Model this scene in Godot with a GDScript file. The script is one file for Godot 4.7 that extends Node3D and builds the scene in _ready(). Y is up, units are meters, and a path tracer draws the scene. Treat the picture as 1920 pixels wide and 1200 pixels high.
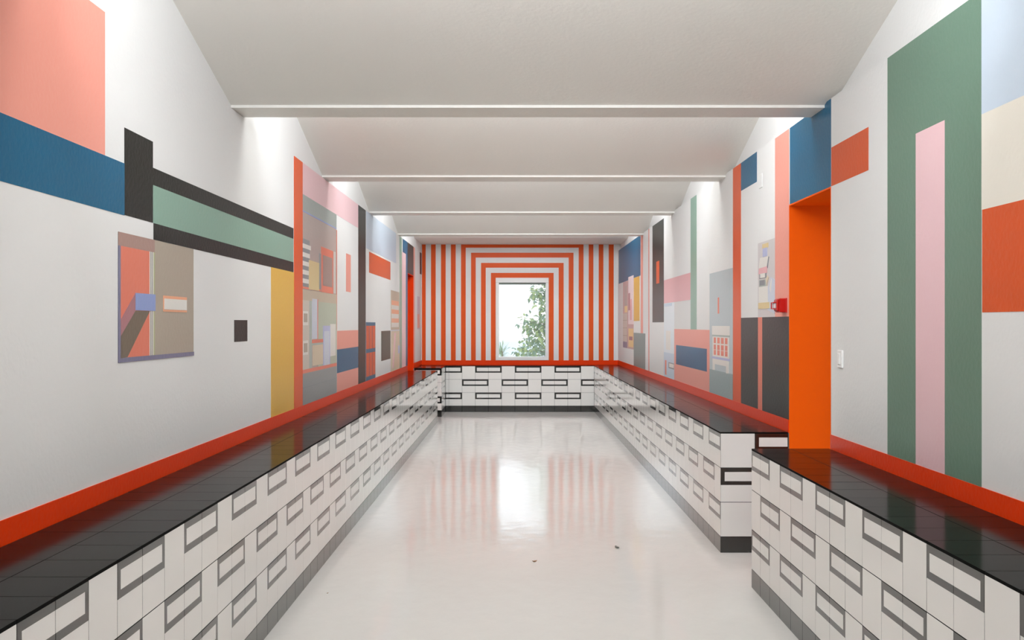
extends Node3D
# A long painted gallery with tiled benches. Units are metres, y is up, the camera looks along -z;
# in the helpers "d" is the distance down the hall (d = -z).

const EYE := 1.317
const P := 0.1985          # tile pitch
const TOPY := 0.695        # bench top
const BACK := 17.2         # far wall
const FRONT := -2.45       # wall behind the camera
const WL := -1.445         # mural faces
const WR := 1.578
const XL := -1.05          # bench fronts
const XR := 1.182

# daylight that comes in through the rooflights, set just inside each pane
const DAY := Color(0.955, 0.978, 1.0)
const DAY_ENERGY := 2.92
const DAY_TILT := -20.0

# plain words for the paints
const FIELD := {"sage": "sage green", "vermilion": "orange red", "pinkdeep": "dusty pink", "paleblue": "pale blue", "darkgreen": "dark green", "coral": "coral red", "ivory": "cream white", "charcoal": "charcoal black", "greyteal": "grey green", "frost": "pale icy white"}

var mats := {}
var tile_mesh := {}
var rng := RandomNumberGenerator.new()

func _ready():
	rng.seed = 7
	# ---- camera
	var cam := Camera3D.new()
	cam.name = "camera"
	cam.projection = Camera3D.PROJECTION_FRUSTUM
	cam.near = 0.05
	cam.far = 4000.0
	cam.size = 2.0 * 0.05 * 600.0 / 2096.0
	cam.frustum_offset = Vector2(-6.5, 8.0) / 2096.0 * 0.05
	cam.position = Vector3(0, EYE, 0)
	add_child(cam)
	# ---- sky and exposure
	var env := Environment.new()
	env.background_mode = Environment.BG_SKY
	var sky := Sky.new()
	var sm := ProceduralSkyMaterial.new()
	sm.sky_top_color = Color(0.86, 0.93, 1.0)
	sm.sky_horizon_color = Color(0.98, 0.99, 1.0)
	sm.ground_horizon_color = Color(0.93, 0.95, 0.97)
	sm.ground_bottom_color = Color(0.8, 0.82, 0.82)
	sm.sky_energy_multiplier = 1.0
	sm.ground_energy_multiplier = 1.0
	sky.sky_material = sm
	env.sky = sky
	env.background_energy_multiplier = 1.15
	env.tonemap_mode = Environment.TONE_MAPPER_LINEAR
	env.tonemap_exposure = 1.5
	env.sdfgi_enabled = true
	env.ssao_enabled = true
	env.ssil_enabled = true
	var we := WorldEnvironment.new()
	we.name = "world_environment"
	we.environment = env
	add_child(we)
	# ---- build
	make_materials()
	make_tiles()
	floor_and_ground()
	side_walls()
	end_walls()
	ceiling()
	doors()
	baseboards()
	benches()
	fittings()
	plants()

# ------------------------------------------------------------------ materials
func noise_tex(freq: float, size: int, seed_: int, normal: bool, bump := 4.0, octaves := 3) -> NoiseTexture2D:
	var n := FastNoiseLite.new()
	n.noise_type = FastNoiseLite.TYPE_SIMPLEX_SMOOTH
	n.frequency = freq
	n.seed = seed_
	n.fractal_octaves = octaves
	var t := NoiseTexture2D.new()
	t.noise = n
	t.width = size
	t.height = size
	t.seamless = true
	t.as_normal_map = normal
	if normal:
		t.bump_strength = bump
	return t

func mat(c: Color, rough := 0.5, spec := 0.5) -> StandardMaterial3D:
	var m := StandardMaterial3D.new()
	m.albedo_color = c
	m.roughness = rough
	m.metallic_specular = spec
	return m

func make_materials():
	var plaster := noise_tex(0.06, 512, 3, true, 1.6, 4)
	var cols := {
		"wall": "e9e8e6", "ceiling": "f3efe8", "ivory": "ebe5d9", "cream": "e6e3dc",
		"salmon": "f0a08f", "blue": "116287", "black": "1a1c1a", "charcoal": "2e3533", "darkgreen": "444f45",
		"sage": "8fb09f", "green": "6f8c7a", "yellow": "e7b850", "vermilion": "e65c26", "orange": "dd5b28",
		"redband": "ee3f08", "pink": "efc8cc", "pinkdeep": "e8b3b6", "paleblue": "cbd8e6", "coral": "e8836c",
		"taupe": "b3a797", "mauve": "ad8d83", "violet": "83809a", "olive": "b9bb94", "plum": "b27d82",
		"umber": "7a6d5e", "periwinkle": "93a3d3", "apricot": "f2b08c", "mauvegrey": "b9a9a3", "ash": "a3aba7",
		"slate": "8d9296", "straw": "dfca96", "umberlight": "a58f88", "taupelight": "c4b6a1", "beige": "cfc6ba",
		"greygreen": "adb8b0", "mist": "ced4e0", "palesage": "b7c0ad", "sand": "dacab0", "lavender": "b7bcdb",
		"steel": "979b9b", "lilac": "cfc0cb", "pearl": "d3cecd", "foggrey": "bcc8cb", "fogdark": "95a7a8",
		"frost": "e0e9ee", "skyblue": "c6d8e6", "rosegrey": "c9a9a6", "blush": "ecdadb", "amber": "edcf8f",
		"greyteal": "7c9593"}
	for k in cols:
		var m := mat(Color(cols[k]), 0.3, 0.24)
		if k in ["wall", "ivory", "ceiling"]:
			m.roughness = 0.5
		m.normal_enabled = true
		m.normal_texture = plaster
		m.normal_scale = 0.25
		m.uv1_triplanar = true
		m.uv1_world_triplanar = true
		m.uv1_scale = Vector3(1.1, 1.1, 1.1)
		mats[k] = m
	mats["jamb"] = mat(Color("fb6206"), 0.5, 0.2)
	mats["jambred"] = mat(Color("dd3a04"), 0.5, 0.2)
	mats["white_glaze"] = mat(Color("e9e6e1"), 0.1, 0.62)
	mats["black_glaze"] = mat(Color("1d1e1c"), 0.1, 0.72)
	mats["top_glaze"] = mat(Color("121210"), 0.13, 0.10)
	mats["grout"] = mat(Color("0c0c0b"), 0.9, 0.2)
	mats["white_paint"] = mat(Color("f2f1ee"), 0.4)
	mats["plastic"] = mat(Color("f3f1ee"), 0.35)
	mats["red_plastic"] = mat(Color("c8140c"), 0.3)
	mats["lens"] = mat(Color("e6eaec"), 0.12, 0.7)
	mats["chrome"] = mat(Color("c9cacb"), 0.25, 0.5)
	mats["chrome"].metallic = 1.0
	mats["concrete"] = mat(Color("c9c4ba"), 0.8)
	mats["roof"] = mat(Color("d8d6d0"), 0.8)
	mats["sea"] = mat(Color("c3d0d6"), 0.25)
	mats["bark"] = mat(Color("8a7a66"), 0.85)
	mats["dry"] = mat(Color("9a6a3a"), 0.8)
	mats["dust"] = mat(Color("8f8a82"), 0.8)
	for a in [["leaf", "8ea678"], ["leaf_light", "b9c682"], ["leaf_grey", "90a592"], ["spike", "a8bc94"]]:
		var l := mat(Color(a[1]), 0.45)
		l.cull_mode = BaseMaterial3D.CULL_DISABLED
		l.backlight_enabled = true
		l.backlight = Color(0.25, 0.32, 0.12)
		mats[a[0]] = l
	var g := mat(Color(0.95, 0.98, 0.98, 0.06), 0.02)
	g.transparency = BaseMaterial3D.TRANSPARENCY_ALPHA
	mats["glass"] = g
	# glossy painted floor: slow ripples, faint scuffs
	var f := mat(Color("e9e5e0"), 0.13, 0.22)
	f.normal_enabled = true
	f.normal_texture = noise_tex(0.011, 1024, 21, true, 2.2, 4)
	f.normal_scale = 0.16
	f.uv1_triplanar = true
	f.uv1_world_triplanar = true
	f.uv1_scale = Vector3(0.55, 0.55, 0.3)
	var rt := noise_tex(0.02, 1024, 5, false, 1.0, 5)
	var ramp := Gradient.new()
	ramp.offsets = PackedFloat32Array([0.0, 0.45, 0.7, 1.0])
	ramp.colors = PackedColorArray([Color(0.55, 0.55, 0.55), Color(0.7, 0.7, 0.7), Color(0.85, 0.85, 0.85), Color(1, 1, 1)])
	rt.color_ramp = ramp
	f.roughness_texture = rt
	f.roughness = 0.12
	mats["floor"] = f

# ------------------------------------------------------------------ helpers
func st_new() -> SurfaceTool:
	var s := SurfaceTool.new()
	s.begin(Mesh.PRIMITIVE_TRIANGLES)
	s.set_smooth_group(-1)
	return s

func quad(s: SurfaceTool, a: Vector3, b: Vector3, c: Vector3, d: Vector3):
	for v in [a, b, c, a, c, d]:
		s.add_vertex(v)

# a quad whose front looks along n, whatever order its corners come in
func face(s: SurfaceTool, a: Vector3, b: Vector3, c: Vector3, d: Vector3, n: Vector3):
	if (b - a).cross(c - a).dot(n) > 0.0:
		quad(s, a, d, c, b)
	else:
		quad(s, a, b, c, d)

func box(s: SurfaceTool, lo: Vector3, hi: Vector3, ch := 0.0):
	if ch <= 0.0:
		var p := func(i, j, k): return Vector3(hi.x if i else lo.x, hi.y if j else lo.y, hi.z if k else lo.z)
		face(s, p.call(0, 0, 0), p.call(1, 0, 0), p.call(1, 1, 0), p.call(0, 1, 0), Vector3.FORWARD)
		face(s, p.call(0, 0, 1), p.call(1, 0, 1), p.call(1, 1, 1), p.call(0, 1, 1), Vector3.BACK)
		face(s, p.call(0, 0, 0), p.call(0, 1, 0), p.call(0, 1, 1), p.call(0, 0, 1), Vector3.LEFT)
		face(s, p.call(1, 0, 0), p.call(1, 1, 0), p.call(1, 1, 1), p.call(1, 0, 1), Vector3.RIGHT)
		face(s, p.call(0, 0, 0), p.call(1, 0, 0), p.call(1, 0, 1), p.call(0, 0, 1), Vector3.DOWN)
		face(s, p.call(0, 1, 0), p.call(1, 1, 0), p.call(1, 1, 1), p.call(0, 1, 1), Vector3.UP)
		return
	# chamfered box: six faces, twelve edges, eight corners
	var c := (lo + hi) * 0.5
	var h := (hi - lo) * 0.5
	var q := h - Vector3.ONE * ch
	for ax in 3:
		var u := (ax + 1) % 3
		var v := (ax + 2) % 3
		for sg in [-1.0, 1.0]:
			var n := Vector3.ZERO
			n[ax] = sg
			var pts := []
			for e in [[-1, -1], [1, -1], [1, 1], [-1, 1]]:
				var t := Vector3.ZERO
				t[ax] = sg * h[ax]
				t[u] = e[0] * q[u]
				t[v] = e[1] * q[v]
				pts.append(c + t)
			face(s, pts[0], pts[1], pts[2], pts[3], n)
			for sg2 in [-1.0, 1.0]:
				var a := Vector3.ZERO
				var b := Vector3.ZERO
				a[ax] = sg * h[ax]
				a[u] = sg2 * q[u]
				a[v] = -q[v]
				b[ax] = sg * q[ax]
				b[u] = sg2 * h[u]
				b[v] = -q[v]
				var a2 := a
				a2[v] = q[v]
				var b2 := b
				b2[v] = q[v]
				var n2 := n
				n2[u] = sg2
				face(s, c + a, c + b, c + b2, c + a2, n2)
	for i in 8:
		var g := Vector3(1 if i & 1 else -1, 1 if i & 2 else -1, 1 if i & 4 else -1)
		var t0 := c + Vector3(g.x * h.x, g.y * q.y, g.z * q.z)
		var t1 := c + Vector3(g.x * q.x, g.y * h.y, g.z * q.z)
		var t2 := c + Vector3(g.x * q.x, g.y * q.y, g.z * h.z)
		var cw := (t1 - t0).cross(t2 - t0).dot(g) < 0.0
		for w in ([t0, t1, t2] if cw else [t0, t2, t1]):
			s.add_vertex(w)

func obj(called: String, s: SurfaceTool, m: Material, parent: Node = self) -> MeshInstance3D:
	s.generate_normals()
	s.set_material(m)
	return inst(called, s.commit(), parent)

func inst(called: String, mesh: Mesh, parent: Node = self) -> MeshInstance3D:
	var o := MeshInstance3D.new()
	o.name = called
	o.mesh = mesh
	parent.add_child(o, true)
	return o

func boxes(called: String, list: Array, m: Material, parent: Node = self, ch := 0.0) -> MeshInstance3D:
	var s := st_new()
	for b in list:
		box(s, b[0], b[1], ch)
	return obj(called, s, m, parent)

func node(called: String, at := Vector3.ZERO, parent: Node = self) -> Node3D:
	var o := Node3D.new()
	o.name = called
	o.position = at
	parent.add_child(o, true)
	return o

func tag(o: Node, label: String, category: String, group := ""):
	o.set_meta("label", label)
	o.set_meta("category", category)
	if group != "":
		o.set_meta("group", group)

func structure(o: Node, label: String):
	o.set_meta("kind", "structure")
	o.set_meta("label", label)

# prism over a convex polygon given as (d, y) points, from x0 to x1
func prism(s: SurfaceTool, pts: PackedVector2Array, x0: float, x1: float):
	var n := pts.size()
	var mid := Vector3.ZERO
	for p in pts:
		mid += Vector3((x0 + x1) * 0.5, p.y, -p.x) / n
	for i in n:
		var a := pts[i]
		var b := pts[(i + 1) % n]
		var m := Vector3((x0 + x1) * 0.5, (a.y + b.y) * 0.5, -(a.x + b.x) * 0.5)
		var e := Vector3(0, b.y - a.y, -(b.x - a.x)).cross(Vector3.RIGHT)
		if e.dot(m - mid) < 0.0:
			e = -e
		face(s, Vector3(x0, a.y, -a.x), Vector3(x1, a.y, -a.x), Vector3(x1, b.y, -b.x), Vector3(x0, b.y, -b.x), e)
	for x in [x0, x1]:
		var nn := Vector3(signf(x - (x0 + x1) * 0.5), 0, 0)
		for i in range(1, n - 1):
			var t0 := Vector3(x, pts[0].y, -pts[0].x)
			var t1 := Vector3(x, pts[i].y, -pts[i].x)
			var t2 := Vector3(x, pts[i + 1].y, -pts[i + 1].x)
			var flip := (t1 - t0).cross(t2 - t0).dot(nn) > 0.0
			for w in ([t0, t2, t1] if flip else [t0, t1, t2]):
				s.add_vertex(w)

# painted fields: thin coats of paint lying on a wall's face, layer by layer
func coat(parent: Node, called: String, col: String, lvl: float, pts: PackedVector2Array) -> MeshInstance3D:
	var top: Node = parent
	while top.get_parent() != self:
		top = top.get_parent()
	var left: bool = top.name == "wall_left"
	var x0 := WL - 0.004 if left else WR + 0.004
	var x1 := WL + 0.0012 * lvl if left else WR - 0.0012 * lvl
	var s := st_new()
	prism(s, pts, minf(x0, x1), maxf(x0, x1))
	var o := obj(called, s, mats[col], parent)
	if called == "painted_picture":
		o.set_meta("label", "painted picture of small coloured shapes")
	elif called == "painted_panel":
		o.set_meta("label", FIELD.get(col, col) + " painted field")
	return o

func rc(parent: Node, called: String, col: String, lvl: float, d0: float, d1: float, y0: float, y1: float) -> MeshInstance3D:
	return coat(parent, called, col, lvl, PackedVector2Array([Vector2(d0, y0), Vector2(d1, y0), Vector2(d1, y1), Vector2(d0, y1)]))

func pg(parent: Node, called: String, col: String, lvl: float, v: Array):
	var pts := PackedVector2Array()
	for i in range(0, v.size(), 2):
		pts.append(Vector2(v[i], v[i + 1]))
	# split a notched outline into convex pieces
	var s := st_new()
	var left: bool = parent.get_parent().name == "wall_left"
	var x0 := WL - 0.004 if left else WR + 0.004
	var x1 := WL + 0.0012 * lvl if left else WR - 0.0012 * lvl
	for c in Geometry2D.decompose_polygon_in_convex(pts):
		prism(s, c, minf(x0, x1), maxf(x0, x1))
	obj(called, s, mats[col], parent)

# ------------------------------------------------------------------ setting
func floor_and_ground():
	structure(boxes("floor", [[Vector3(WL - 0.35, -0.12, -BACK - 0.3), Vector3(WR + 0.37, 0, -FRONT + 0.3)]], mats.floor), "glossy white painted floor with faint ripples and scuffs")
	structure(boxes("ground", [[Vector3(-14, -0.5, -24), Vector3(WL - 0.351, -0.02, 8)], [Vector3(WR + 0.371, -0.5, -24), Vector3(16, -0.02, 8)], [Vector3(WL - 0.351, -0.5, -24), Vector3(WR + 0.371, -0.13, -BACK - 0.31)]], mats.concrete), "pale terrace outside the hall")
	structure(boxes("sea", [[Vector3(-2500, -60, -3800), Vector3(2500, -58, -60)]], mats.sea), "hazy sea beyond the far window")

func side_walls():
	var yl := EYE + 1.10
	var yr := EYE + 1.13
	var t := WL - 0.35
	var w := node("wall_left")
	structure(w, "white left wall with a geometric mural of painted fields")
	boxes("wall_face", [
		[Vector3(t, 0, -14.95), Vector3(WL, yl, -FRONT)],
		[Vector3(t, 0, -BACK - 0.3), Vector3(WL, yl, -15.83)],
		[Vector3(t, EYE + 0.687, -15.83), Vector3(WL, yl, -14.95)]], mats.wall, w)
	boxes("upper_wall", [[Vector3(t, yl, -BACK - 0.3), Vector3(WL - 0.006, EYE + 2.0, -FRONT)]], mats.wall, w)
	mural_left(w)
	var r := node("wall_right")
	structure(r, "white right wall with a geometric mural and a doorway")
	t = WR + 0.37
	boxes("wall_face", [
		[Vector3(WR, 0, -5.592), Vector3(t, yr, -FRONT)],
		[Vector3(WR, 0, -BACK - 0.3), Vector3(t, yr, -6.444)],
		[Vector3(WR, EYE + 0.687, -6.444), Vector3(t, yr, -5.592)]], mats.wall, r)
	boxes("upper_wall", [[Vector3(WR + 0.04, yr, -BACK - 0.3), Vector3(t, EYE + 2.0, -FRONT)]], mats.wall, r)
	mural_right(r)

# far wall: x and y of a pixel-free layout in metres, measured from the wall's stripes
func end_walls():
	var w := node("wall_back")
	structure(w, "far end wall with nested orange and white stripes")
	var z0 := -BACK - 0.3
	var xl := WL - 0.35
	var xr := WR + 0.37
	var ox0 := -0.304
	var ox1 := 0.507
	var oy0 := EYE - 0.55
	var oy1 := EYE + 0.714
	boxes("wall_face", [
		[Vector3(xl, 0, z0), Vector3(ox0, EYE + 2.0, -BACK)],
		[Vector3(ox1, 0, z0), Vector3(xr, EYE + 2.0, -BACK)],
		[Vector3(ox0, 0, z0), Vector3(ox1, oy0, -BACK)],
		[Vector3(ox0, oy1, z0), Vector3(ox1, EYE + 2.0, -BACK)]], mats.wall, w)
	var k := 121.8 * 4.0
	var sx := func(v): return (740.0 + v / 4.0 - 966.5) / 121.8
	var sy := func(v): return EYE + (608.0 - 420.0 - v / 4.0) / 121.8
	var bot: float = sy.call(1023.0)
	var top: float = sy.call(154.0)
	for a in [[205, 233], [273, 308], [348, 383], [422, 458], [1455, 1490], [1530, 1565], [1605, 1642]]:
		boxes("painted_stripe", [[Vector3(sx.call(a[0]), bot, -BACK - 0.004), Vector3(sx.call(a[1]), top, -BACK + 0.0015)]], mats.vermilion, w)
	for a in [[498, 533, 1380, 1416, 154, 178], [573, 608, 1305, 1341, 216, 252], [648, 683, 1230, 1267, 292, 328], [722, 757, 1156, 1192, 367, 403]]:
		var e := []
		for i in 4:
			e.append(sx.call(a[i]))
		var y1: float = sy.call(a[4])
		var y0: float = sy.call(a[5])
		boxes("painted_stripe", [
			[Vector3(e[0], bot, -BACK - 0.004), Vector3(e[1], y0, -BACK + 0.0015)],
			[Vector3(e[2], bot, -BACK - 0.004), Vector3(e[3], y0, -BACK + 0.0015)],
			[Vector3(e[0], y0, -BACK - 0.004), Vector3(e[3], y1, -BACK + 0.0015)]], mats.vermilion, w)
	# the window in the middle of the stripes
	var win := node("window_1", Vector3(0, 0, 0))
	structure(win, "white framed picture window in the striped far wall")
	var f0: float = sx.call(758.5)
	var f1: float = sx.call(1155.0)
	var f2: float = sy.call(1022.0)
	var f3: float = sy.call(403.5)
	var g0: float = sx.call(782.0)
	var g1: float = sx.call(1132.5)
	var g2: float = sy.call(996.0)
	var g3: float = sy.call(440.0)
	var zf := -BACK + 0.012
	var zb := -BACK - 0.16
	for b in [[f0, f1, g3, f3], [f0, f1, f2, g2], [f0, g0, g2, g3], [g1, f1, g2, g3]]:
		boxes("window_frame", [[Vector3(b[0], b[2], zb), Vector3(b[1], b[3], zf)]], mats.white_paint, win, 0.004)
	boxes("blind_cassette", [[Vector3(g0, g3 - 0.026, zb + 0.02), Vector3(g1, g3 + 0.002, zb + 0.08)]], mats.greygreen, win, 0.004)
	boxes("pane", [[Vector3(g0 - 0.005, g2 - 0.005, zb + 0.004), Vector3(g1 + 0.005, g3 + 0.005, zb + 0.012)]], mats.glass, win)
	# behind the camera
	structure(boxes("wall_front", [[Vector3(xl, 0, -FRONT), Vector3(xr, EYE + 2.0, -FRONT + 0.3)]], mats.wall), "plain white wall behind the camera")

func ceiling():
	var c := node("ceiling")
	structure(c, "white saw-tooth ceiling of sloping panels with rooflights behind each beam")
	var xl := WL - 0.2
	var xr := WR + 0.2
	for i in 7:
		var d := 5.70 + 2.69 * (i - 3)
		boxes("beam", [[Vector3(xl, EYE + 1.104, -d - 0.265), Vector3(xr, EYE + 1.24, -d)]], mats.ceiling, c)
		var s := st_new()
		var d1 := d + 0.265
		var hi := EYE + 1.757
		if i < 6:
			prism(s, PackedVector2Array([Vector2(d1, hi), Vector2(d + 2.69, EYE + 1.118), Vector2(d + 2.69, EYE + 1.23), Vector2(d1, hi + 0.12)]), xl, xr)
		else:
			prism(s, PackedVector2Array([Vector2(d1, hi), Vector2(16.05, EYE + 1.243), Vector2(16.05, EYE + 1.36), Vector2(d1, hi + 0.12)]), xl, xr)
			prism(s, PackedVector2Array([Vector2(16.05, EYE + 1.243), Vector2(BACK + 0.01, EYE + 1.232), Vector2(BACK + 0.01, EYE + 1.36), Vector2(16.05, EYE + 1.36)]), xl, xr)
		obj("ceiling_panel", s, mats.ceiling, c)
		# upright rooflight between the beam and the high edge of the next panel
		var win := node("window_%d" % (i + 2))
		structure(win, "upright rooflight above ceiling beam, counted %d from the near end" % (i + 1))
		var y0 := EYE + 1.24
		var fr := []
		fr.append([Vector3(xl, y0, -d1), Vector3(xr, y0 + 0.03, -d1 + 0.05)])
		fr.append([Vector3(xl, hi - 0.03, -d1), Vector3(xr, hi, -d1 + 0.05)])
		for q in 4:
			var x := lerpf(WL, WR, q / 3.0)
			fr.append([Vector3(x - 0.015, y0, -d1), Vector3(x + 0.015, hi, -d1 + 0.05)])
		boxes("window_frame", fr, mats.white_paint, win)
		var sun := AreaLight3D.new()
		sun.name = "rooflight_daylight"
		sun.area_size = Vector2(2.2, 0.48)
		sun.light_color = DAY
		sun.light_energy = DAY_ENERGY
		sun.area_range = 40.0
		sun.area_attenuation = 2.0
		sun.shadow_enabled = true
		sun.position = Vector3((WL + WR) * 0.5, (y0 + hi) * 0.5, -d1 - 0.03)
		sun.rotation_degrees.x = -DAY_TILT
		win.add_child(sun, true)
		boxes("pane", [[Vector3(WL, y0 + 0.01, -d1 + 0.02), Vector3(WR, hi - 0.01, -d1 + 0.026)]], mats.glass, win)

func doors():
	var hd := EYE + 0.687
	var d := node("door_1")
	structure(d, "bright orange door reveal in the right wall between the benches")
	var a := WR - 0.001
	var b := WR + 0.372
	boxes("door_jamb", [[Vector3(a, 0, -6.446), Vector3(b, hd, -6.438)]], mats.jamb, d)
	boxes("door_jamb", [[Vector3(a, 0, -5.598), Vector3(b, hd, -5.590)]], mats.jamb, d)
	boxes("door_head", [[Vector3(a, hd - 0.006, -6.44), Vector3(b, hd + 0.002, -5.596)]], mats.jamb, d)
	# the small lobby behind the doorway, lit by a window of its own
	var n := node("wall_lobby")
	structure(n, "white lobby behind the orange doorway")
	boxes("wall_face", [
		[Vector3(b + 2.2, -0.02, -7.6), Vector3(b + 2.35, 2.7, -3.6)],
		[Vector3(b, -0.02, -7.6), Vector3(b + 2.2, 2.7, -7.45)],
		[Vector3(b, -0.02, -3.75), Vector3(b + 2.2, 0.5, -3.6)],
		[Vector3(b, 2.2, -3.75), Vector3(b + 2.2, 2.7, -3.6)],
		[Vector3(b, 0.5, -3.75), Vector3(b + 0.15, 2.2, -3.6)],
		[Vector3(b + 2.05, 0.5, -3.75), Vector3(b + 2.2, 2.2, -3.6)],
		[Vector3(b, 2.55, -7.45), Vector3(b + 2.2, 2.7, -5.2)]], mats.wall, n)
	var e := node("door_2")
	structure(e, "red door reveal in the left wall near the far corner")
	a = WL - 0.352
	b = WL + 0.001
	boxes("door_jamb", [[Vector3(a, 0, -15.832), Vector3(b, hd, -15.824)]], mats.jambred, e)
	boxes("door_jamb", [[Vector3(a, 0, -14.956), Vector3(b, hd, -14.948)]], mats.jambred, e)
	boxes("door_head", [[Vector3(a, hd - 0.006, -15.826), Vector3(b, hd + 0.002, -14.954)]], mats.jambred, e)
	boxes("door_leaf", [[Vector3(a, 0.005, -15.824), Vector3(a + 0.045, hd - 0.006, -14.956)]], mats.jambred, e, 0.003)

func baseboards():
	var y0 := TOPY - 0.004
	var y1 := EYE - 0.551
	var l := boxes("baseboard_left", [[Vector3(WL - 0.004, y0, -14.948), Vector3(WL + 0.004, y1, -FRONT)], [Vector3(WL - 0.004, y0, -BACK), Vector3(WL + 0.004, y1, -15.832)]], mats.redband)
	structure(l, "red band along the foot of the left wall above the bench")
	var r := boxes("baseboard_right", [[Vector3(WR - 0.004, y0, -5.590), Vector3(WR + 0.004, y1, -FRONT)], [Vector3(WR - 0.004, y0, -BACK), Vector3(WR + 0.004, y1, -6.446)]], mats.redband)
	structure(r, "red band along the foot of the right wall above the benches")
	structure(boxes("baseboard_back", [[Vector3(WL, y0, -BACK - 0.004), Vector3(WR, EYE - 0.555, -BACK + 0.004)]], mats.redband), "red band along the foot of the striped far wall")

# ------------------------------------------------------------------ tiles
# One glazed tile lies in its own xy plane, faces +z and has its back at z = -0.009.
# kinds: white, black, half (a half-height black plinth tile), left / right (the ends of a printed black frame), top
func make_tiles():
	for k in ["white", "black", "half", "left", "right", "top"]:
		var a := P * 0.5 - 0.0015
		var ay := (P * 0.25 - 0.0039) if k == "half" else a
		if k == "top":
			a = P * 0.5 - 0.0012
			ay = 0.0972 - 0.0011
		var c := 0.0005
		var t := 0.009
		var sw := st_new()
		var sb := st_new()
		var sg_ := st_new()      # the biscuit sides, stained by the dark grout
		var xs := [-a + c, a - c]
		var ys := [-ay + c, ay - c]
		var br := 0.0225
		if k == "left":
			xs = [-a + c, -a + br, a - c]
		if k == "right":
			xs = [-a + c, a - br, a - c]
		if k == "left" or k == "right":
			ys = [-ay + c, 0.0, br, ay - br, ay - c]
		var dark := func(i, j):
			if k == "black" or k == "half" or k == "top":
				return true
			if k == "white":
				return false
			var jj := clampi(j, 0, ys.size() - 2)
			if jj == 0:
				return false
			if jj == 1 or jj == 3:
				return true
			var ii := clampi(i, 0, xs.size() - 2)
			return ii == 0 if k == "left" else ii == 1
		var nx := xs.size() - 1
		var ny := ys.size() - 1
		for i in nx:
			for j in ny:
				var s: SurfaceTool = sb if dark.call(i, j) else sw
				face(s, Vector3(xs[i], ys[j], 0), Vector3(xs[i + 1], ys[j], 0), Vector3(xs[i + 1], ys[j + 1], 0), Vector3(xs[i], ys[j + 1], 0), Vector3.BACK)
		for i in nx:
			for sg in [-1.0, 1.0]:
				var s: SurfaceTool = sb if dark.call(i, 0 if sg < 0 else ny - 1) else sw
				var y: float = sg * ay
				face(s, Vector3(xs[i], y - sg * c, 0), Vector3(xs[i + 1], y - sg * c, 0), Vector3(xs[i + 1], y, -c), Vector3(xs[i], y, -c), Vector3(0, sg, 1))
				face(sg_, Vector3(xs[i], y, -c), Vector3(xs[i + 1], y, -c), Vector3(xs[i + 1], y, -t), Vector3(xs[i], y, -t), Vector3(0, sg, 0))
		for j in ny:
			for sg in [-1.0, 1.0]:
				var s: SurfaceTool = sb if dark.call(0 if sg < 0 else nx - 1, j) else sw
				var x: float = sg * a
				face(s, Vector3(x - sg * c, ys[j], 0), Vector3(x - sg * c, ys[j + 1], 0), Vector3(x, ys[j + 1], -c), Vector3(x, ys[j], -c), Vector3(sg, 0, 1))
				face(sg_, Vector3(x, ys[j], -c), Vector3(x, ys[j + 1], -c), Vector3(x, ys[j + 1], -t), Vector3(x, ys[j], -t), Vector3(sg, 0, 0))
		var m := ArrayMesh.new()
		if k != "black" and k != "half" and k != "top":
			sw.generate_normals()
			sw.set_material(mats.white_glaze)
			sw.commit(m)
		if k != "white":
			sb.generate_normals()
			sb.set_material(mats.top_glaze if k == "top" else mats.black_glaze)
			sb.commit(m)
		sg_.generate_normals()
		sg_.set_material(mats.grout)
		sg_.commit(m)
		tile_mesh[k] = m

# tiles gathered in a batch become ONE mesh (those too small to pick apart)
func flush_batch(batch: Array, parent: Node3D):
	if batch.is_empty():
		return
	var by := {}
	for b in batch:
		var m: ArrayMesh = tile_mesh[b[0]]
		for i in m.get_surface_count():
			var mt := m.surface_get_material(i)
			if not by.has(mt):
				var s := SurfaceTool.new()
				s.begin(Mesh.PRIMITIVE_TRIANGLES)
				by[mt] = s
			(by[mt] as SurfaceTool).append_from(m, i, b[1])
	var out := ArrayMesh.new()
	for mt in by:
		var s: SurfaceTool = by[mt]
		s.set_material(mt)
		s.commit(out)
	var o := inst("tiling", out, parent)
	o.set_meta("kind", "stuff")

func put(kind: String, xf: Transform3D, parent: Node3D, batch, name_ := ""):
	if batch != null:
		batch.append([kind, xf])
		return
	var called: String = {"white": "face_tile", "left": "face_tile", "right": "face_tile", "black": "face_tile", "half": "plinth_tile", "top": "top_tile"}[kind]
	var o := inst(called, tile_mesh[kind], parent)
	o.transform = xf

func wobble(b: Basis) -> Basis:
	return b * Basis.from_euler(Vector3(rng.randfn(0, 0.0009), rng.randfn(0, 0.0009), 0))

# one upright column of face tiles; r points to the viewer's right along the face, n out of it
func column(parent: Node3D, base: Vector3, r: Vector3, n: Vector3, kinds: Array, batch, wide := 1.0):
	var b := Basis(r * wide, Vector3.UP, n)
	for row in 3:
		var y := TOPY - 0.007 - P * (row + 0.5)
		put(kinds[row], Transform3D(wobble(b), base + Vector3.UP * y), parent, batch)
	put("half", Transform3D(b, base + Vector3.UP * (TOPY - 0.007 - P * 3.25 + 0.0032)), parent, batch)

func kind_of(c: int, shift: int, flip: bool) -> String:
	var m := posmod(c - shift, 3)
	if m == 2:
		return "white"
	return "left" if (m == 0) != flip else "right"

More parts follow.
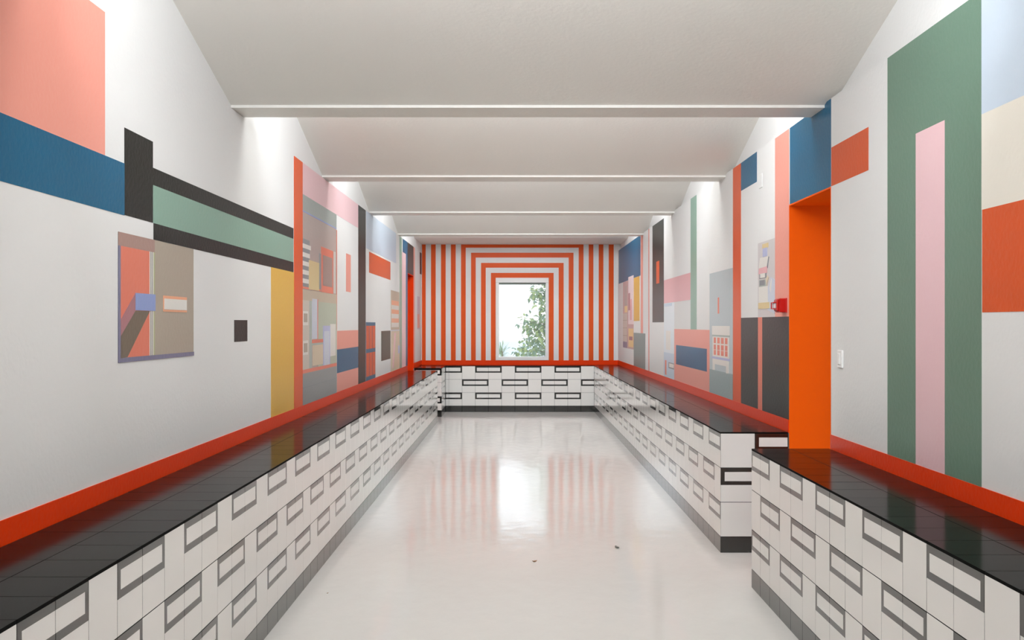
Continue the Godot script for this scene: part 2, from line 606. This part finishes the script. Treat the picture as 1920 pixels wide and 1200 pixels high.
# a run of columns with two rows of top tiles behind: start on the face at index 0, going along dir
func run(parent: Node3D, start: Vector3, dir: Vector3, n: Vector3, from: int, to: int, shifts: Array, flip: bool, batch, tops := true):
	var r := Vector3.UP.cross(n)
	for c in range(from, to):
		var at := start + dir * (P * (c + 0.5))
		column(parent, at, r, n, [kind_of(c, shifts[0], flip), kind_of(c, shifts[1], flip), kind_of(c, shifts[2], flip)], batch)
		if tops:
			for k in 2:
				var b := Basis(dir, n.cross(dir).normalized(), Vector3.UP)
				b = Basis(dir, Vector3.UP.cross(dir), Vector3.UP)
				put("top", Transform3D(wobble(b), at - n * (0.0972 + 0.1944 * k - 0.0012) + Vector3.UP * TOPY), parent, batch)

func core(parent: Node3D, lo: Vector3, hi: Vector3):
	boxes("core", [[lo, hi]], mats.grout, parent)

func benches():
	var g := 0.0012
	# left, long
	var b := node("tiled_bench")
	tag(b, "long black-topped tiled bench along the left wall under the yellow and blue mural", "bench")
	var d0 := 2.354
	run(b, Vector3(XL, 0, -d0), Vector3.FORWARD, Vector3.RIGHT, -1, 34, [0, 2, 0], false, null)
	var far := []
	run(b, Vector3(XL, 0, -d0), Vector3.FORWARD, Vector3.RIGHT, 34, 64, [0, 2, 0], false, far)
	run(b, Vector3(XL, 0, -d0), Vector3.FORWARD, Vector3.RIGHT, -24, -1, [0, 2, 0], false, far)
	flush_batch(far, b)
	core(b, Vector3(WL + 0.007, 0, -d0 - 64 * P + 0.003), Vector3(XL - g, TOPY - g, -FRONT - 0.002))
	# left, short, past the door
	var s := node("tiled_bench")
	tag(s, "short stub of tiled bench in the far left corner past the red doorway", "bench")
	var ds := 15.89
	run(s, Vector3(XL, 0, -ds), Vector3.FORWARD, Vector3.RIGHT, 0, 4, [0, 2, 0], false, null)
	for c in 2:
		var fc := Vector3(XL - P * (1.478 - 0.978 * c), 0, -ds)
		column(s, fc, Vector3.RIGHT, Vector3.BACK, [["left", "right"][c], ["right", "white"][c], ["left", "right"][c]], null, [0.955, 1.0][c])
	core(s, Vector3(WL + 0.007, 0, -16.788), Vector3(XL - g, TOPY - g, -ds - g))
	# right, far
	var rf := node("tiled_bench")
	tag(rf, "long tiled bench along the right wall beyond the orange doorway", "bench")
	var dr := 6.444
	run(rf, Vector3(XR, 0, -dr), Vector3.FORWARD, Vector3.LEFT, 0, 14, [0, 1, 0], true, null)
	far = []
	run(rf, Vector3(XR, 0, -dr), Vector3.FORWARD, Vector3.LEFT, 14, 52, [0, 1, 0], true, far)
	flush_batch(far, rf)
	for c in 2:
		var fc := Vector3(XR + P * (0.5 + 0.978 * c), 0, -dr)
		column(rf, fc, Vector3.RIGHT, Vector3.BACK, [["white", "left"][c], ["left", "right"][c], ["white", "left"][c]], null, [1.0, 0.955][c])
	core(rf, Vector3(XR + g, 0, -16.788), Vector3(WR - 0.007, TOPY - g, -dr - g))
	# right, near
	var rn := node("tiled_bench")
	tag(rn, "nearest tiled bench on the right, below the green and pink mural, before the orange doorway", "bench")
	var dn := 5.597
	run(rn, Vector3(XR, 0, -dn), Vector3.BACK, Vector3.LEFT, 0, 17, [0, 1, 0], false, null)
	far = []
	run(rn, Vector3(XR, 0, -dn), Vector3.BACK, Vector3.LEFT, 17, 40, [0, 1, 0], false, far)
	for c in 2:
		column(rn, Vector3(XR + P * (0.5 + 0.978 * c), 0, -dn), Vector3.LEFT, Vector3.FORWARD, ["white", "white", "white"], far, [1.0, 0.955][c])
	flush_batch(far, rn)
	core(rn, Vector3(XR + g, 0, -dn + g), Vector3(WR - 0.007, TOPY - g, -FRONT - 0.002))
	# across the far end
	var fb := node("tiled_bench")
	tag(fb, "tiled bench across the far end of the hall under the striped wall and window", "bench")
	var df := 16.79
	var x0 := -1.0015
	for c in 11:
		var at := Vector3(x0 + P * (c + 0.5), 0, -df)
		column(fb, at, Vector3.RIGHT, Vector3.BACK, [kind_of(c, 2, false), kind_of(c, 1, false), kind_of(c, 2, false)], null)
	column(fb, Vector3((XL + x0) * 0.5, 0, -df), Vector3.RIGHT, Vector3.BACK, ["left", "white", "left"], null, (x0 - XL) / P)
	for c in 15:
		for k in 2:
			var bb := Basis(Vector3.RIGHT, Vector3.FORWARD, Vector3.UP)
			put("top", Transform3D(wobble(bb), Vector3(WL + 0.022 + P * (c + 0.5), TOPY, -df - 0.0972 - 0.1944 * k + 0.0012)), fb, null)
	core(fb, Vector3(WL + 0.007, 0, -BACK + 0.007), Vector3(WR - 0.007, TOPY - g, -df - g))

# ------------------------------------------------------------------ fittings
func fittings():
	var a := node("fire_alarm", Vector3(WR, EYE + 0.11, -6.54))
	tag(a, "small red fire alarm box with a clear lens on the salmon strip by the doorway", "fire alarm")
	boxes("back_plate", [[Vector3(-0.008, -0.043, -0.052), Vector3(0.003, 0.043, 0.052)]], mats.red_plastic, a, 0.002)
	boxes("housing", [[Vector3(-0.046, -0.040, -0.048), Vector3(-0.004, 0.041, 0.048)]], mats.red_plastic, a, 0.004)
	boxes("cover", [[Vector3(-0.058, -0.034, -0.040), Vector3(-0.044, 0.036, 0.040)]], mats.red_plastic, a, 0.005)
	boxes("lens", [[Vector3(-0.070, -0.018, -0.022), Vector3(-0.056, 0.014, 0.022)]], mats.lens, a, 0.004)
	boxes("lens_guard", [[Vector3(-0.078, -0.022, -0.028), Vector3(-0.056, -0.018, 0.028)], [Vector3(-0.078, 0.014, -0.028), Vector3(-0.056, 0.019, 0.028)], [Vector3(-0.078, -0.022, -0.028), Vector3(-0.072, 0.019, -0.022)]], mats.red_plastic, a)
	boxes("screw", [[Vector3(-0.060, -0.031, -0.004), Vector3(-0.057, -0.025, 0.004)], [Vector3(-0.060, 0.025, -0.004), Vector3(-0.057, 0.031, 0.004)]], mats.chrome, a, 0.001)
	var s := node("light_switch", Vector3(WR, EYE - 0.168, -5.415))
	tag(s, "white light switch on the white wall just before the orange doorway", "light switch")
	boxes("switch_plate", [[Vector3(-0.010, -0.043, -0.037), Vector3(0.002, 0.043, 0.037)]], mats.plastic, s, 0.003)
	boxes("rocker", [[Vector3(-0.016, -0.028, -0.018), Vector3(-0.009, 0.028, 0.016)]], mats.plastic, s, 0.003)
	var c := node("cover_plate", Vector3(WR, EYE + 0.92, -7.18))
	tag(c, "blank white cover plate high on the wall beside the small blue field", "cover plate")
	boxes("plate", [[Vector3(-0.005, -0.045, -0.045), Vector3(0.002, 0.045, 0.045)]], mats.wall, c, 0.003)
	boxes("screw", [[Vector3(-0.006, -0.004, -0.004), Vector3(-0.004, 0.004, 0.004)]], mats.plastic, c, 0.001)
	bit("dry_leaf", Vector3(0.106, 0, -6.20), 0.032, 0.4, mats.dry, "small brown dry leaf on the white floor below the window's reflection", "leaf")
	bit("floor_scrap", Vector3(0.598, 0, -6.58), 0.045, 1.9, mats.dust, "grey scrap of dust on the white floor near the right bench end", "scrap")
	bit("floor_crumb", Vector3(-0.92, 0, -5.47), 0.012, 0.9, mats.dry, "tiny dark crumb on the white floor near the left bench", "crumb")

# a curled fleck: a small pointed blade, bent along its length
func bit(called: String, at: Vector3, l: float, turn: float, m: Material, label: String, cat: String):
	var s := st_new()
	var n := 6
	for i in n:
		var u0 := float(i) / n
		var u1 := float(i + 1) / n
		var row := func(u):
			var w: float = l * 0.3 * sin(PI * clampf(u * 0.92 + 0.04, 0, 1))
			var y: float = l * 0.22 * (2.0 * u - 1.0) * (2.0 * u - 1.0) + 0.0006
			return [Vector3(l * (u - 0.5), y + w * 0.35, -w), Vector3(l * (u - 0.5), y, 0), Vector3(l * (u - 0.5), y + w * 0.35, w)]
		var p = row.call(u0)
		var q = row.call(u1)
		for k in 2:
			face(s, p[k], q[k], q[k + 1], p[k + 1], Vector3.UP)
			face(s, p[k] - Vector3(0, 0.0004, 0), q[k] - Vector3(0, 0.0004, 0), q[k + 1] - Vector3(0, 0.0004, 0), p[k + 1] - Vector3(0, 0.0004, 0), Vector3.DOWN)
	var o := obj(called, s, m)
	o.position = at
	o.rotation.y = turn
	tag(o, label, cat)

# ------------------------------------------------------------------ plants outside the far window
func leaf(s: SurfaceTool, at: Vector3, dir: Vector3, up: Vector3, l: float, w: float):
	var side := dir.cross(up).normalized() * w * 0.5
	var lift := up.normalized() * w * 0.18
	var a := at
	var b := at + dir * l * 0.38 + side + lift
	var c := at + dir * l * 0.38 - side + lift
	var m := at + dir * l * 0.45
	var t := at + dir * l - lift
	for v in [a, b, m, a, m, c, b, t, m, m, t, c]:
		s.add_vertex(v)

func tube(s: SurfaceTool, p: Vector3, q: Vector3, r0: float, r1: float):
	var d := (q - p).normalized()
	var u := d.cross(Vector3(0.31, 0.2, 0.93)).normalized()
	var v := d.cross(u)
	for i in 7:
		var a0 := TAU * i / 7.0
		var a1 := TAU * (i + 1) / 7.0
		var n0 := u * cos(a0) + v * sin(a0)
		var n1 := u * cos(a1) + v * sin(a1)
		face(s, p + n0 * r0, p + n1 * r0, q + n1 * r1, q + n0 * r1, n0 + n1)

func plants():
	var t := node("tree", Vector3(1.35, -0.13, -20.4))
	tag(t, "leafy green tree standing outside the far window, at its right", "tree")
	var fork := Vector3(0, 0.75, 0)
	var tr := st_new()
	tube(tr, Vector3.ZERO, fork, 0.09, 0.065)
	tube(tr, fork, Vector3(0.05, 1.6, 0.05), 0.05, 0.03)
	obj("trunk", tr, mats.bark, t)
	# boughs end in sprays of leaves: where each spray hangs (x, y about the eye line) and how wide it is
	var sprays := [
		[0.42, 0.62, 0.14], [0.62, 0.75, 0.2], [0.50, 0.36, 0.11], [0.60, 0.2, 0.16], [0.56, 0.48, 0.1], [0.36, 0.56, 0.05], [0.25, 0.5, 0.035],
		[0.20, 0.06, 0.09], [0.33, 0.02, 0.1], [0.45, 0.03, 0.1], [0.22, -0.08, 0.08], [0.36, -0.14, 0.12], [0.52, -0.06, 0.12],
		[0.50, -0.22, 0.12], [0.36, -0.3, 0.1], [0.22, -0.28, 0.06], [0.32, -0.42, 0.12], [0.48, -0.44, 0.12], [0.18, -0.47, 0.09], [0.03, -0.5, 0.07],
		[0.08, -0.56, 0.07], [0.3, -0.58, 0.13], [0.52, -0.6, 0.14], [0.07, 0.02, 0.02],
		[0.85, 0.5, 0.25], [0.85, 0.1, 0.25], [0.9, -0.35, 0.25], [1.3, 0.7, 0.35], [1.35, 0.2, 0.35], [1.3, -0.3, 0.3], [1.75, 0.45, 0.35], [1.8, 0.0, 0.35], [1.3, 1.15, 0.3], [0.9, 1.0, 0.25], [1.7, 0.9, 0.3]]
	var br := st_new()
	var ls := [st_new(), st_new(), st_new()]
	for sp in sprays:
		var c := Vector3(sp[0] - 1.35, EYE + sp[1] + 0.13, rng.randf_range(-0.35, 0.35))
		var root := fork + Vector3(0.03, clampf(c.y - 1.0, 0.0, 0.8) * 0.9, 0.03)
		var kink := root.lerp(c, 0.5) + Vector3(0, 0.06, rng.randf_range(-0.05, 0.05))
		tube(br, root, kink, 0.016, 0.009)
		tube(br, kink, c, 0.009, 0.003)
		var rad: float = sp[2]
		var n := int(clampf(rad * rad * 3400.0, 3.0, 170.0))
		for i in n:
			var o := Vector3(rng.randfn(0, 0.5), rng.randfn(0, 0.5), rng.randfn(0, 0.5)) * rad * 1.1
			var dir := (o.normalized() + Vector3(0, -0.5, 0) + Vector3(rng.randfn(0, 0.4), rng.randfn(0, 0.4), rng.randfn(0, 0.4))).normalized()
			var up := Vector3(rng.randfn(0, 0.5), 1, rng.randfn(0.4, 0.5)).normalized()
			if absf(up.dot(dir)) > 0.95:
				up = Vector3.BACK
			leaf(ls[rng.randi() % 3], c + o, dir, up, rng.randf_range(0.075, 0.12), rng.randf_range(0.045, 0.07))
	obj("boughs", br, mats.bark, t)
	var nm := ["leaf", "leaf_light", "leaf_grey"]
	for i in 3:
		obj("foliage", ls[i], mats[nm[i]], t).set_meta("kind", "stuff")
	var y := node("yucca", Vector3(-0.255, -0.13, -19.3))
	tag(y, "spiky pale green plant in the lower left corner of the far window", "plant")
	var st := st_new()
	var crown := Vector3(0.02, EYE - 0.46 + 0.13, 0)
	tube(st, Vector3.ZERO, crown, 0.035, 0.02)
	obj("stem", st, mats.dry, y)
	var sp2 := st_new()
	for i in 150:
		var el := rng.randf_range(-0.5, 1.45)
		var az := rng.randf() * TAU
		var dir := Vector3(cos(az) * cos(el), sin(el), sin(az) * cos(el))
		var side := dir.cross(Vector3.UP if absf(dir.y) < 0.95 else Vector3.RIGHT).normalized() * 0.005
		var l := rng.randf_range(0.16, 0.29)
		var a := crown + Vector3(0, rng.randf_range(-0.14, 0.02), 0)
		var m := a + dir * l * 0.6
		var e := a + dir * l - Vector3(0, l * 0.12, 0)
		for v in [a - side * 0.5, m - side, m + side, a - side * 0.5, m + side, a + side * 0.5, m - side, e, m + side]:
			sp2.add_vertex(v)
	obj("spikes", sp2, mats.spike, y).set_meta("kind", "stuff")

# ------------------------------------------------------------------ murals: distance down the hall and height of each painted field
func mural_left(w):
	var p
	rc(w, "painted_panel", "salmon", 1, 1.600, 3.933, 1.911, 2.415)
	rc(w, "painted_panel", "blue", 1, 1.600, 4.129, 1.719, 1.911)
	rc(w, "painted_panel", "black", 1, 4.129, 4.453, 1.721, 2.044)
	rc(w, "painted_panel", "black", 1, 4.453, 7.272, 1.872, 1.941)
	rc(w, "painted_panel", "sage", 1, 4.456, 7.272, 1.721, 1.872)
	rc(w, "painted_panel", "black", 1, 4.461, 7.272, 1.655, 1.721)
	rc(w, "painted_panel", "yellow", 1, 6.606, 7.289, 0.766, 1.655)
	rc(w, "painted_panel", "black", 1, 5.742, 6.021, 1.226, 1.339)
	rc(w, "painted_panel", "vermilion", 2, 7.289, 7.581, 0.766, 2.415)
	rc(w, "painted_panel", "pink", 1, 7.581, 10.267, 2.201, 2.415)
	p = rc(w, "painted_picture", "taupe", 1, 4.063, 5.014, 1.177, 1.654)
	rc(p, "painted_patch", "mauve", 2.04, 4.063, 4.470, 1.604, 1.654)
	rc(p, "painted_patch", "coral", 2.08, 4.082, 4.407, 1.194, 1.604)
	rc(p, "painted_patch", "violet", 3.12, 4.063, 4.082, 1.177, 1.604)
	rc(p, "painted_patch", "violet", 3.16, 4.082, 5.014, 1.177, 1.194)
	rc(p, "painted_patch", "cream", 2.2, 4.407, 4.418, 1.194, 1.604)
	rc(p, "painted_patch", "black", 2.24, 4.418, 4.423, 1.194, 1.604)
	rc(p, "painted_patch", "cream", 2.28, 4.423, 4.434, 1.194, 1.604)
	rc(p, "painted_patch", "black", 2.32, 4.434, 4.440, 1.194, 1.604)
	rc(p, "painted_patch", "cream", 2.36, 4.440, 4.454, 1.194, 1.604)
	rc(p, "painted_patch", "olive", 2.4, 4.454, 4.472, 1.194, 1.604)
	pg(p, "painted_patch", "plum", 3.44, [4.239, 1.435, 4.239, 1.368, 4.082, 1.270, 4.082, 1.333])
	pg(p, "painted_patch", "umber", 3.48, [4.239, 1.368, 4.407, 1.369, 4.153, 1.195, 4.082, 1.192, 4.082, 1.274])
	rc(p, "painted_patch", "periwinkle", 4.52, 4.239, 4.472, 1.370, 1.436)
	rc(p, "painted_patch", "apricot", 2.56, 4.581, 4.907, 1.369, 1.435)
	rc(p, "painted_patch", "cream", 3.6, 4.590, 4.902, 1.378, 1.423)
	p = rc(w, "painted_picture", "mauvegrey", 1, 7.581, 9.014, 0.766, 2.201)
	rc(p, "painted_patch", "ash", 2.04, 7.581, 9.014, 2.092, 2.201)
	rc(p, "painted_patch", "periwinkle", 2.08, 7.581, 9.014, 2.083, 2.092)
	rc(p, "painted_patch", "slate", 2.12, 7.581, 7.836, 1.569, 1.901)
	rc(p, "painted_patch", "cream", 3.16, 7.581, 7.877, 1.837, 1.867)
	rc(p, "painted_patch", "cream", 3.2, 7.581, 7.836, 1.778, 1.808)
	rc(p, "painted_patch", "cream", 3.24, 7.581, 7.806, 1.718, 1.748)
	rc(p, "painted_patch", "cream", 3.28, 7.581, 7.796, 1.658, 1.688)
	rc(p, "painted_patch", "cream", 3.32, 7.581, 7.796, 1.599, 1.629)
	rc(p, "painted_patch", "straw", 4.36, 7.802, 8.201, 1.561, 1.766)
	rc(p, "painted_patch", "slate", 2.4, 8.219, 8.302, 1.560, 1.839)
	rc(p, "painted_patch", "coral", 2.44, 8.302, 8.848, 1.557, 1.895)
	rc(p, "painted_patch", "umberlight", 3.48, 8.371, 8.797, 1.607, 1.836)
	rc(p, "painted_patch", "cream", 2.52, 8.887, 8.905, 1.563, 1.895)
	rc(p, "painted_patch", "cream", 2.56, 8.934, 8.955, 1.563, 1.895)
	rc(p, "painted_patch", "coral", 2.6, 7.581, 8.287, 1.560, 1.574)
	rc(p, "painted_patch", "taupelight", 2.64, 7.581, 9.014, 1.482, 1.555)
	rc(p, "painted_patch", "beige", 2.68, 7.581, 7.816, 1.007, 1.482)
	rc(p, "painted_patch", "greygreen", 2.72, 7.816, 7.918, 1.007, 1.482)
	rc(p, "painted_patch", "mist", 2.76, 7.933, 8.135, 1.211, 1.499)
	rc(p, "painted_patch", "coral", 2.8, 8.135, 8.166, 1.211, 1.499)
	rc(p, "painted_patch", "palesage", 2.84, 8.166, 9.014, 1.007, 1.482)
	rc(p, "painted_patch", "cream", 3.88, 7.587, 7.770, 1.310, 1.407)
	rc(p, "painted_patch", "taupe", 4.92, 7.600, 7.736, 1.331, 1.391)
	rc(p, "painted_patch", "cream", 3.96, 7.587, 7.770, 1.107, 1.205)
	rc(p, "painted_patch", "taupe", 5.0, 7.600, 7.736, 1.125, 1.187)
	rc(p, "painted_patch", "coral", 4.04, 7.933, 8.371, 1.182, 1.207)
	rc(p, "painted_patch", "greygreen", 4.08, 7.933, 8.371, 1.168, 1.182)
	rc(p, "painted_patch", "sand", 4.12, 7.960, 8.371, 1.021, 1.167)
	rc(p, "painted_patch", "lavender", 4.16, 8.371, 8.691, 1.007, 1.306)
	rc(p, "painted_patch", "mist", 5.2, 8.418, 8.646, 1.007, 1.265)
	rc(p, "painted_patch", "cream", 5.24, 8.691, 8.947, 1.068, 1.319)
	rc(p, "painted_patch", "coral", 3.28, 7.581, 9.014, 0.981, 1.007)
	rc(p, "painted_patch", "steel", 3.32, 7.581, 9.014, 0.766, 0.981)
	rc(p, "painted_patch", "slate", 4.36, 7.581, 9.014, 0.883, 0.887)
	rc(w, "painted_panel", "coral", 2, 9.017, 9.041, 1.267, 2.077)
	rc(w, "painted_panel", "salmon", 1, 9.530, 9.802, 1.597, 1.923)
	rc(w, "painted_panel", "salmon", 1, 9.046, 10.267, 1.112, 1.264)
	rc(w, "painted_panel", "blue", 1, 9.046, 10.267, 0.920, 1.112)
	rc(w, "painted_panel", "salmon", 1, 9.046, 10.267, 0.766, 0.920)
	rc(w, "painted_panel", "black", 1, 10.274, 10.778, 0.766, 2.415)
	rc(w, "painted_panel", "paleblue", 1, 10.817, 13.521, 2.054, 2.415)
	rc(w, "painted_panel", "orange", 1, 11.034, 12.916, 1.828, 2.034)
	p = rc(w, "painted_picture", "blue", 1, 10.798, 11.525, 0.766, 1.337)
	rc(p, "painted_patch", "orange", 2.04, 10.813, 11.026, 1.075, 1.302)
	rc(p, "painted_patch", "orange", 2.08, 11.058, 11.251, 1.075, 1.302)
	rc(p, "painted_patch", "orange", 2.12, 11.284, 11.503, 1.075, 1.302)
	rc(p, "painted_patch", "orange", 2.16, 10.813, 11.026, 0.806, 1.036)
	rc(p, "painted_patch", "orange", 2.2, 11.058, 11.251, 0.806, 1.036)
	rc(p, "painted_patch", "orange", 2.24, 11.284, 11.503, 0.806, 1.036)
	rc(w, "painted_panel", "darkgreen", 1, 12.028, 12.916, 0.920, 1.244)
	p = rc(w, "painted_picture", "taupelight", 1, 12.954, 13.912, 0.766, 1.714)
	rc(p, "painted_patch", "apricot", 2.04, 13.027, 13.817, 1.543, 1.598)
	rc(p, "painted_patch", "cream", 2.08, 13.027, 13.817, 1.492, 1.543)
	rc(p, "painted_patch", "apricot", 2.12, 13.027, 13.817, 1.441, 1.492)
	rc(p, "painted_patch", "cream", 2.16, 13.027, 13.817, 1.387, 1.441)
	rc(p, "painted_patch", "apricot", 2.2, 13.027, 13.817, 1.336, 1.387)
	rc(p, "painted_patch", "cream", 2.24, 13.027, 13.817, 1.282, 1.336)
	rc(p, "painted_patch", "mist", 2.28, 12.954, 13.912, 1.237, 1.251)
	rc(p, "painted_patch", "sand", 2.32, 13.004, 13.912, 0.766, 1.237)
	pg(p, "painted_patch", "pink", 3.36, [13.313, 1.215, 13.491, 1.214, 13.226, 0.800, 13.111, 0.804])
	rc(p, "painted_patch", "lavender", 3.4, 13.736, 13.925, 0.957, 1.055)
	rc(w, "painted_panel", "sage", 1, 13.938, 14.213, 0.766, 2.415)
	rc(w, "painted_panel", "blue", 1, 14.320, 14.971, 0.766, 2.415)
	rc(w, "painted_panel", "pink", 2, 14.219, 14.710, 0.766, 2.241)
	rc(w, "painted_panel", "charcoal", 1, 14.950, 15.830, 2.007, 2.415)
	rc(w, "painted_panel", "salmon", 1, 15.832, 16.050, 0.766, 2.415)
	p = rc(w, "painted_picture", "lilac", 1, 16.416, 16.873, 1.243, 1.730)
	rc(p, "painted_patch", "salmon", 2.04, 16.451, 16.836, 1.262, 1.467)
	rc(w, "painted_panel", "black", 1, 16.873, 17.218, 2.080, 2.407)

func mural_right(w):
	var p
	rc(w, "painted_panel", "paleblue", 1, 1.600, 3.783, 2.027, 2.445)
	rc(w, "painted_panel", "ivory", 1, 1.600, 3.783, 1.704, 2.027)
	rc(w, "painted_panel", "orange", 1, 1.600, 3.777, 1.357, 1.704)
	rc(w, "painted_panel", "green", 1, 3.784, 4.739, 0.766, 2.445)
	rc(w, "painted_panel", "pink", 2, 4.106, 4.401, 0.766, 2.067)
	rc(w, "painted_panel", "orange", 1, 4.996, 5.582, 2.006, 2.199)
	rc(w, "painted_panel", "blue", 1, 5.589, 6.426, 2.007, 2.445)
	rc(w, "painted_panel", "salmon", 1, 6.444, 6.792, 1.362, 2.445)
	rc(w, "painted_panel", "blue", 1, 7.305, 7.817, 2.249, 2.445)
	rc(w, "painted_panel", "vermilion", 1, 7.821, 8.107, 0.766, 2.445)
	rc(w, "painted_panel", "charcoal", 1, 7.269, 7.817, 0.766, 1.362)
	rc(w, "painted_panel", "coral", 1, 7.144, 7.269, 0.766, 1.362)
	rc(w, "painted_panel", "charcoal", 1, 6.444, 7.144, 0.766, 1.362)
	p = rc(w, "painted_picture", "pearl", 1, 6.793, 7.269, 1.362, 1.842)
	rc(p, "painted_patch", "straw", 2.04, 6.966, 7.136, 1.797, 1.827)
	rc(p, "painted_patch", "lavender", 3.08, 7.003, 7.121, 1.745, 1.799)
	pg(p, "painted_patch", "cream", 3.12, [7.201, 1.744, 6.960, 1.740, 7.003, 1.681, 7.233, 1.677])
	pg(p, "painted_patch", "pinkdeep", 3.16, [7.233, 1.677, 7.003, 1.681, 7.003, 1.640, 7.241, 1.640])
	pg(p, "painted_patch", "slate", 3.2, [6.960, 1.740, 6.950, 1.736, 6.985, 1.667, 7.003, 1.681])
	rc(p, "painted_patch", "slate", 2.24, 7.022, 7.222, 1.608, 1.639)
	rc(p, "painted_patch", "cream", 3.28, 7.055, 7.193, 1.613, 1.641)
	rc(p, "painted_patch", "greygreen", 2.32, 7.037, 7.229, 1.558, 1.602)
	rc(p, "painted_patch", "slate", 3.36, 7.060, 7.206, 1.566, 1.597)
	rc(p, "painted_patch", "cream", 2.4, 6.978, 7.241, 1.455, 1.557)
	pg(p, "painted_patch", "sand", 3.44, [7.037, 1.599, 6.993, 1.624, 6.956, 1.609, 7.015, 1.558])
	pg(p, "painted_patch", "mist", 2.48, [6.978, 1.550, 6.898, 1.607, 6.796, 1.589, 6.796, 1.382, 6.978, 1.404])
	pg(p, "painted_patch", "cream", 3.52, [6.927, 1.542, 6.883, 1.599, 6.869, 1.592, 6.898, 1.514])
	rc(p, "painted_patch", "straw", 3.56, 6.930, 7.248, 1.416, 1.455)
	p = rc(w, "painted_picture", "foggrey", 1, 8.113, 9.082, 0.766, 1.727)
	rc(p, "painted_patch", "fogdark", 2.04, 8.113, 9.082, 0.766, 0.955)
	rc(p, "painted_patch", "cream", 2.08, 8.223, 8.963, 1.234, 1.304)
	rc(p, "painted_patch", "greygreen", 2.12, 8.223, 8.963, 1.222, 1.234)
	rc(p, "painted_patch", "cream", 2.16, 8.248, 8.934, 1.057, 1.220)
	rc(p, "painted_patch", "coral", 3.2, 8.789, 8.874, 1.168, 1.213)
	rc(p, "painted_patch", "coral", 3.24, 8.789, 8.874, 1.118, 1.157)
	rc(p, "painted_patch", "coral", 3.28, 8.789, 8.874, 1.076, 1.114)
	rc(p, "painted_patch", "coral", 3.32, 8.624, 8.720, 1.168, 1.213)
	rc(p, "painted_patch", "coral", 3.36, 8.624, 8.720, 1.118, 1.157)
	rc(p, "painted_patch", "coral", 3.4, 8.624, 8.720, 1.076, 1.114)
	rc(p, "painted_patch", "coral", 3.44, 8.459, 8.562, 1.168, 1.213)
	rc(p, "painted_patch", "coral", 3.48, 8.459, 8.562, 1.118, 1.157)
	rc(p, "painted_patch", "coral", 3.52, 8.459, 8.562, 1.076, 1.114)
	rc(p, "painted_patch", "coral", 3.56, 8.310, 8.399, 1.168, 1.213)
	rc(p, "painted_patch", "coral", 3.6, 8.310, 8.399, 1.118, 1.157)
	rc(p, "painted_patch", "coral", 3.64, 8.310, 8.399, 1.076, 1.114)
	rc(p, "painted_patch", "lavender", 3.68, 8.223, 8.963, 1.044, 1.062)
	pg(p, "painted_patch", "cream", 3.72, [8.927, 1.045, 8.258, 1.044, 8.258, 0.953, 8.356, 0.950, 8.356, 1.002, 8.832, 1.003, 8.832, 0.955, 8.927, 0.955])
	rc(p, "painted_patch", "coral", 2.76, 8.656, 8.708, 1.400, 1.525)
	rc(w, "painted_panel", "salmon", 1, 9.087, 11.106, 0.766, 1.271)
	rc(w, "painted_panel", "blue", 2, 9.213, 10.970, 0.926, 1.114)
	rc(w, "painted_panel", "sage", 1, 9.736, 10.068, 1.271, 2.445)
	rc(w, "painted_panel", "pinkdeep", 1, 10.068, 11.876, 1.538, 1.783)
	p = rc(w, "painted_picture", "frost", 1, 11.110, 11.876, 0.766, 1.538)
	rc(p, "painted_patch", "cream", 2.04, 11.366, 11.708, 1.054, 1.250)
	rc(p, "painted_patch", "skyblue", 2.08, 11.110, 11.876, 0.750, 1.022)
	rc(p, "painted_patch", "skyblue", 2.12, 11.269, 11.834, 1.503, 1.532)
	rc(p, "painted_patch", "coral", 3.16, 11.667, 11.770, 0.789, 0.941)
	rc(p, "painted_patch", "slate", 3.2, 11.118, 11.504, 0.867, 0.927)
	rc(p, "painted_patch", "cream", 4.24, 11.118, 11.445, 0.880, 0.918)
	rc(w, "painted_panel", "charcoal", 1, 11.889, 12.870, 1.339, 2.445)
	rc(w, "painted_panel", "orange", 2, 12.250, 12.505, 1.769, 2.015)
	rc(w, "painted_panel", "coral", 1, 13.182, 13.256, 0.766, 2.445)
	rc(w, "painted_panel", "salmon", 1, 13.833, 14.074, 1.205, 2.445)
	rc(w, "painted_panel", "blue", 1, 14.104, 17.067, 1.933, 2.445)
	rc(w, "painted_panel", "yellow", 1, 14.214, 14.899, 1.360, 1.931)
	p = rc(w, "painted_picture", "rosegrey", 1, 14.919, 16.390, 0.979, 1.929)
	rc(p, "painted_patch", "blush", 2.04, 14.919, 15.616, 1.317, 1.973)
	rc(p, "painted_patch", "mauvegrey", 2.08, 15.765, 16.150, 1.579, 1.864)
	rc(p, "painted_patch", "amber", 2.12, 15.765, 16.150, 1.487, 1.579)
	rc(p, "painted_patch", "beige", 2.16, 15.803, 16.374, 1.067, 1.473)
	rc(p, "painted_patch", "taupe", 3.2, 15.803, 16.374, 1.370, 1.379)
	rc(p, "painted_patch", "taupe", 3.24, 15.803, 16.374, 1.261, 1.270)
	rc(p, "painted_patch", "taupe", 3.28, 15.803, 16.374, 1.151, 1.161)
	rc(p, "painted_patch", "violet", 2.32, 15.803, 16.374, 0.981, 1.067)
	rc(p, "painted_patch", "plum", 3.36, 15.369, 15.587, 1.510, 1.748)
	rc(p, "painted_patch", "pinkdeep", 3.4, 15.137, 15.348, 1.376, 1.661)
	rc(p, "painted_patch", "amber", 2.44, 14.952, 15.587, 1.005, 1.258)
	rc(p, "painted_patch", "plum", 3.48, 15.048, 15.492, 1.099, 1.151)
	rc(w, "painted_panel", "greyteal", 1, 13.583, 14.912, 0.766, 1.205)
